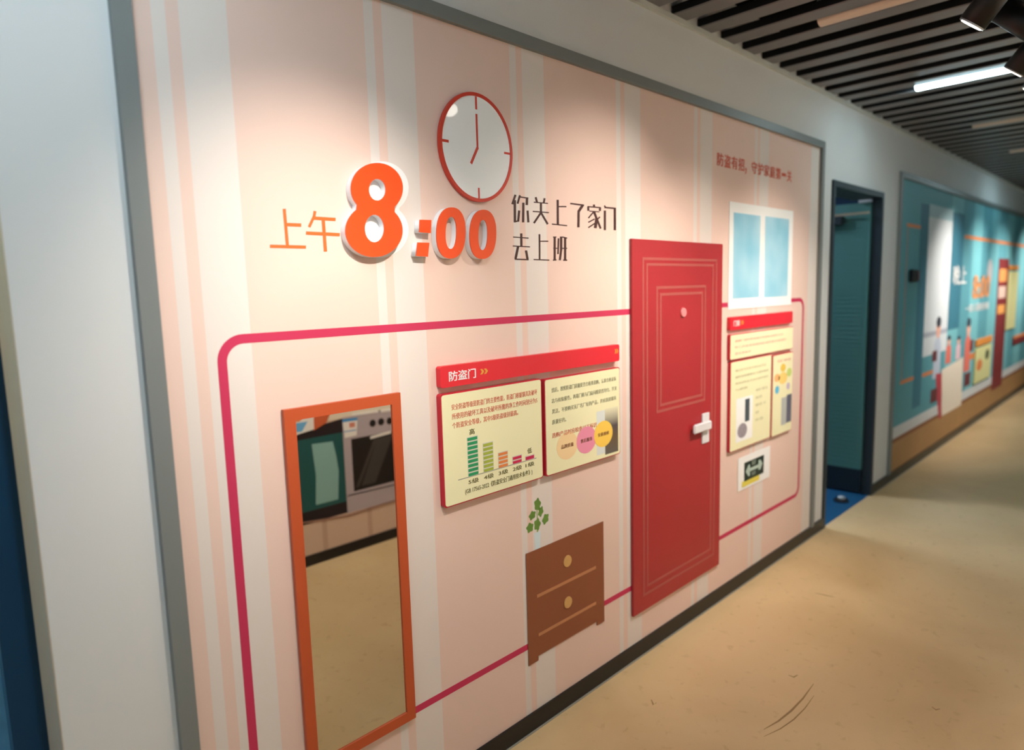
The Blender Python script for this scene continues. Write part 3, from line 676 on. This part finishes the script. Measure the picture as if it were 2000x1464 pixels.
figure(1833, 619, 735, 7, 0, m_lv); figure(1853, 655, 708, 5, 0, m_rs); figure(1872, 656, 700, 4.5, 0, m_pk); figure(1892, 621, 722, 5.5, 0, m_rs)
m_cloth = mat('cream_cloth_print', (238, 224, 206), 0.55); m_chair = mat('dark_red_chair_print', (110, 54, 58), 0.55); m_rc = mat('crimson_chair_print', (188, 70, 82), 0.55)
tc_ = [W(1838, 722), W(1880, 697), W(1876, 790), W(1838, 812)]
LAY[0] += 1; prism('printed_tablecloth', tc_, P0, P1-0.00005*LAY[0], m_cloth, teal)
LAY[0] += 1; prism('printed_chair', [W(1826, 730), W(1838, 728), W(1837, 816), W(1832, 818), W(1829, 782)], P0, P1-0.00005*LAY[0], m_rc, teal)
pr('printed_chair', (1820, 686), (1828, 704), m_chair); pr('printed_chair', (1817, 762), (1828, 782), m_chair); pr('printed_chair', (1883, 730), (1893, 750), m_chair)
pr('printed_chair', (1894, 664), (1899, 684), m_chair)
# printed bookshelf
m_shelf = mat('mahogany_print', (132, 50, 52), 0.55)
sh = colrect('printed_bookshelf', 1943.5, 1963, 620, (1960, 505), (1945, 757), m_shelf)
for ya, yb_, col in ((525, 550, (236, 158, 92)), (559, 582, (222, 190, 176)), (595, 612, (240, 168, 92))):
    x0, x1 = W(1946, 620)[0], W(1960, 620)[0]
    prz('printed_niche', x0, x1, W(1954, yb_)[1], W(1954, ya)[1], mat('niche_%d' % ya, col, 0.55), sh)
# raised cream boards on the teal mural
def cboard(label, xa, xb, yref, pt, pb, head):
    t = thing('information_board', label, 'information board')
    x0, x1, z0, z1 = W(xa, yref, -0.02)[0], W(xb, yref, -0.02)[0], W(*pb, -0.02)[1], W(*pt, -0.02)[1]
    box('board_body', x0, x1, -0.02, PT, z0, z1, mat('yellow_cream_board', (226, 222, 160), 0.5), t, 0.003)
    box('orange_header', x0, x1, -0.022, PT, z1+0.02, z1+0.02+head, mat('orange_header_board', (230, 150, 70), 0.5), t, 0.003)
    return t, (x0, x1, z0, z1)
t, R = cboard('low cream board with orange header beside the printed bookshelf', 1905, 1935, 708, (1921, 676), (1919, 742), 0.07)
prism('printed_mark', ell(R[0]+0.72*(R[1]-R[0]), R[3]-0.28*(R[3]-R[2]), 0.1, 0.055, 20), -0.02, -0.0205, mat('dark_leaf_print', (82, 92, 66), 0.6), t)
prism('printed_mark', ell(R[0]+0.25*(R[1]-R[0]), R[3]-0.5*(R[3]-R[2]), 0.14, 0.06, 20), -0.02, -0.0205, m_or, t)
t, R = cboard('tall cream board with orange header right of the printed bookshelf', 1969, 1986, 580, (1978, 530), (1976, 641), 0.05)
tb = thing('wall_shelf_cutout', 'dark red shelf cut-out on the teal mural past the bookshelf', 'shelf cutout')
a, b_ = W(1976, 668), W(2012, 660); box('shelf_board', a[0], b_[0], -0.02, PT, W(1990, 668)[1], W(1990, 657)[1], m_shelf, tb, 0.003); box('shelf_top', a[0], b_[0], -0.022, PT, W(1990, 657)[1], W(1990, 652)[1], m_or, tb, 0.002)
# black wall box
t = thing('control_box', 'small black control box with red strip on the teal mural', 'control box')
x0, x1, z0, z1 = quad_rect([(1783, 526), (1796, 527), (1796, 550), (1783, 551)], -0.035)
box('housing', x0, x1, -0.035, PT, z0, z1, mat('black_plastic', (24, 22, 26), 0.4), t, 0.004)
box('red_strip', x1-0.03, x1-0.012, -0.0365, -0.035, z0+0.015, z1-0.015, mat('dull_red_strip', (150, 50, 70), 0.4), t)

# ================================================================== KITCHEN MURAL (opposite wall, seen in the mirror)
kit = thing('kitchen_mural', 'cartoon kitchen mural on the opposite wall, seen in the mirror', 'mural')
KS = [(x, x+0.03) for x in (1.2, 1.5, 1.8, 2.1, 2.4, 2.7, 3.0)]
m_kit = stripe_mat('kitchen_mural_print', (206, 180, 160), (190, 162, 144), KS)
box('mural_sheet', 0.2, 4.2, OPP+0.001, OPP+0.004, 0.06, 2.25, m_kit, kit)
KL = [0]
def kk(x, y): return MR(570+x/4.435, 770+y/4.435)
def kprism(name, pts, m, par=None, raw=False):
    KL[0] += 1; q = pts if raw else [kk(*p) for p in pts]
    return prism(name, q, OPP+0.004, OPP+0.0045+0.0002*KL[0], m, par or kit)
def krect(name, quad, m, par=None):
    q = [kk(*p) for p in quad]
    x0 = (q[0][0]+q[3][0])/2; x1 = (q[1][0]+q[2][0])/2; z1 = (q[0][1]+q[1][1])/2; z0 = (q[2][1]+q[3][1])/2
    return kprism(name, [(x0, z0), (x1, z0), (x1, z1), (x0, z1)], m, par, True)
m_kt = mat('dark_teal_print', (28, 84, 84), 0.5); m_kl = mat('light_teal_print', (132, 176, 172), 0.5); m_kb = mat('near_black_print', (34, 26, 30), 0.5)
m_ko = mat('lilac_grey_print', (176, 166, 172), 0.5); m_kg = mat('oven_glass_print', (26, 24, 24), 0.4); m_kw = mat('kitchen_white_print', (232, 230, 224), 0.5)
kprism('printed_wall', [(0.21, kk(440, 205)[1]), (4.19, kk(440, 205)[1]), (4.19, 2.2), (0.21, 2.2)], mat('cream_tile_print', (222, 212, 190), 0.5), None, True)
kprism('printed_worktop', [(-200,400),(440,205),(1300,20),(1300,60),(440,330),(-200,470)], m_kb)
cb = krect('printed_cabinet', [(-300,480),(432,312),(478,960),(-250,1140)], m_kt)
krect('printed_plinth', [(-300,1080),(478,965),(478,1045),(-250,1200)], m_kb)
kprism('printed_pane', [(168,430),(350,405),(378,520),(402,660),(398,905),(205,955),(205,700)], m_kl, cb)
ov = krect('printed_oven', [(432,200),(1250,60),(1250,800),(480,1035)], m_ko)
gl = krect('printed_oven_glass', [(522,400),(1120,250),(1120,690),(522,838)], m_kg, ov)
kprism('printed_reflection', [(735,380),(870,345),(720,760),(600,790)], mat('dark_grey_print', (62, 60, 58), 0.5), gl)
kprism('printed_reflection', [(705,385),(735,378),(580,795),(550,805)], MATS['dark_grey_print'], gl)
kprism('printed_oven_handle', [(675,362),(855,312),(855,335),(675,385)], m_kw, ov)
for kx, ky in ((695,248),(768,235),(842,228),(1000,200)):
    c_ = kk(kx, ky); KL[0] += 1; prism('printed_knob', ell(c_[0], c_[1], 0.022, 0.022, 20), OPP+0.004, OPP+0.0045+0.0002*KL[0], m_kg, ov)
kprism('printed_seam', [(480,870),(1250,690),(1250,698),(480,878)], m_kg, ov)
kprism('printed_burner', [(515,160),(740,130),(745,155),(515,185)], m_kw); kprism('printed_burner', [(765,130),(980,100),(980,125),(765,155)], m_kw)
lb = kprism('printed_label', [(432,215),(560,198),(555,352),(455,375)], m_kw, ov)
kprism('printed_label_band', [(432,215),(560,198),(560,222),(434,240)], mat('label_blue_print', (60, 140, 200), 0.5), lb)
kprism('printed_label_band', [(490,245),(540,238),(540,280),(492,286)], mat('label_coral_print', (206, 130, 110), 0.5), lb)
kprism('printed_label_band', [(446,318),(552,300),(552,308),(446,326)], MATS['label_blue_print'], lb)
kprism('printed_cloth', [(165,170),(335,140),(290,245),(185,310)], mat('rust_cloth_print', (200, 96, 58), 0.5))
kprism('printed_packet', [(-60,220),(180,165),(185,300),(-60,380)], m_kw); kprism('printed_packet_mark', [(-60,210),(90,195),(60,235),(-60,250)], m_or)
kprism('printed_packet_mark', [(-60,260),(130,232),(80,320),(-60,340)], mat('packet_blue_print', (110, 176, 220), 0.5))
kprism('printed_shadow_line', [(-250,1160),(480,1040),(1250,805),(1250,812),(480,1050),(-250,1172)], mat('brown_line_print', (150, 116, 100), 0.5))

# ================================================================== CEILING LIGHTS AND TRACK SPOTS
m_off = mat('unlit_diffuser', (216, 196, 178), 0.35, 0.5)
m_on = mat('lit_cool_tube', (220, 243, 255), 0.4, 0.3, emit=TUBE_E)
m_on_old = mat('lit_cool_tube_dimmer', (206, 244, 255), 0.4, 0.3, emit=TUBE_E*0.5)
m_house = mat('white_lamp_housing', (150, 150, 150), 0.5)
TY0, TY1 = -0.36, -1.56
def tube(x, lit, label):
    t = thing('tube_light', label, 'ceiling light')
    box('housing', x-0.04, x+0.04, TY1, TY0, CEIL+0.02, TOPZ, m_house, t)
    bm = bmesh.new(); n = 10
    pts = [(-0.034, 0.02)]+[(0.034*math.cos(math.pi+math.pi*k/n), 0.010+0.022*math.sin(math.pi+math.pi*k/n)) for k in range(n+1)]+[(0.034, 0.02)]
    A = [bm.verts.new((x+a, TY1, CEIL+c)) for a, c in pts]; B = [bm.verts.new((x+a, TY0, CEIL+c)) for a, c in pts]
    for i in range(len(pts)-1): bm.faces.new((A[i], A[i+1], B[i+1], B[i]))
    bm.faces.new(A); bm.faces.new(B[::-1])
    from_bm('diffuser', bm, (m_on if x < 1 else m_on_old) if lit else m_off, t)
LX0 = 2.943
tube(LX0-2*7*PITCH, True, 'lit cool white ceiling tube over the start of the striped mural')
tube(LX0-1*7*PITCH, False, 'unlit ceiling tube above the wall clock')
tube(LX0, False, 'unlit peach coloured ceiling tube above the red door')
tube(LX0+7*PITCH, True, 'lit glowing cool white ceiling tube above the dark doorway')
tube(LX0+14*PITCH, False, 'unlit ceiling tube above the start of the teal mural')
tube(LX0+21*PITCH, False, 'unlit ceiling tube above the printed window of the teal mural')
tube(LX0+28*PITCH, True, 'lit cool white ceiling tube over the printed bookshelf')

m_spot = mat('black_spot_housing', (12, 12, 14), 0.4, 0.4)
m_lens = mat('spot_lens', (255, 246, 232), 0.2, 0.5, emit=6.0)
m_ring = mat('spot_reflector', (190, 190, 192), 0.25, 0.5)
TRY, TRZ = -1.042, 2.46
trk = thing('lighting_track', 'black lighting track running along the corridor under the slats', 'lighting track')
box('rail', 0.2, 12.4, TRY-0.017, TRY+0.017, TRZ, TRZ+0.035, m_spot, trk, 0.002)
for x in (0.5, 2.2, 4.0, 5.8, 7.6, 9.4, 11.2): box('hanger', x-0.01, x+0.01, TRY-0.012, TRY+0.012, TRZ+0.035, CEIL+0.01, m_spot, trk)
def spot(x, aim, label, watts=SPOT_W, up=0.0, ang=80, col=(1.0, 0.89, 0.79), light=True):
    t = thing('track_spot', label, 'spotlight', 'track spotlights')
    piv = Vector((x, TRY, TRZ-0.13+up)); d = (Vector(aim)-piv).normalized()
    box('adapter', x-0.05, x+0.05, TRY-0.016, TRY+0.016, TRZ-0.02, TRZ, m_spot, t, 0.003)
    cyl('stem', (x, TRY, TRZ-0.02), (x, TRY, TRZ-0.13+up), 0.012, 0.012, m_spot, t, 12)
    cyl('head', piv-d*0.075, piv+d*0.095, 0.040, 0.040, m_spot, t, 24)
    cyl('reflector_ring', piv+d*0.095, piv+d*0.100, 0.038, 0.038, m_ring, t, 24)
    lp = piv+d*0.102
    cyl('lens', piv+d*0.100, lp, 0.031, 0.031, m_lens, t, 20)
    if light:
        ld = bpy.data.lights.new('spot_lamp', 'SPOT'); ld.energy = watts; ld.color = col
        ld.spot_size = math.radians(ang); ld.spot_blend = 1.0; ld.shadow_soft_size = 0.03
        lo_ = bpy.data.objects.new('spot_lamp', ld); COL.objects.link(lo_); lo_.parent = t
        q = (-d).to_track_quat('Z', 'Y'); lo_.rotation_euler = q.to_euler(); lo_.location = lp+d*0.004
spot(0.85, (0.84, 0, 1.36), 'black track spotlight aimed at the striped mural above the mirror', SPOT_W*1.15, 0.0, 64)
spot(2.08, (1.92, 0, 1.38), 'black track spotlight aimed at the dark brown writing', SPOT_W, 0.065, 74)
spot(2.48, (2.56, 0, 1.05), 'black track spotlight aimed at the red door')
spot(3.155, (3.30, 0, 1.05), 'black track spotlight aimed at the boards right of the red door')
spot(3.506, (3.60, 0, 0.7), 'black track spotlight aimed low beside the doorway', 18)
spot(2.80, (2.85, OPP, 1.5), 'black track spotlight turned to the wall opposite the red door', 70, 0.0, 96)
spot(4.05, (4.05, OPP, 1.5), 'black track spotlight added to bounce light off the wall opposite the doorway', 55, 0.0, 96)  # extra spot, added so its bounce lifts the upper mural wall
spot(1.40, (1.6, OPP, 0.9), 'black track spotlight turned to the kitchen mural', 46, 0.0, 96)
for x, lb_ in ((6.9, 'sheer curtain'), (8.0, 'dining table'), (9.2, 'printed bookshelf'), (10.6, 'far end')):
    spot(x, (x, 0, 1.2), 'black track spotlight aimed at the %s of the teal mural' % lb_, 80, 0.0, 84, (1.0, 0.92, 0.84))
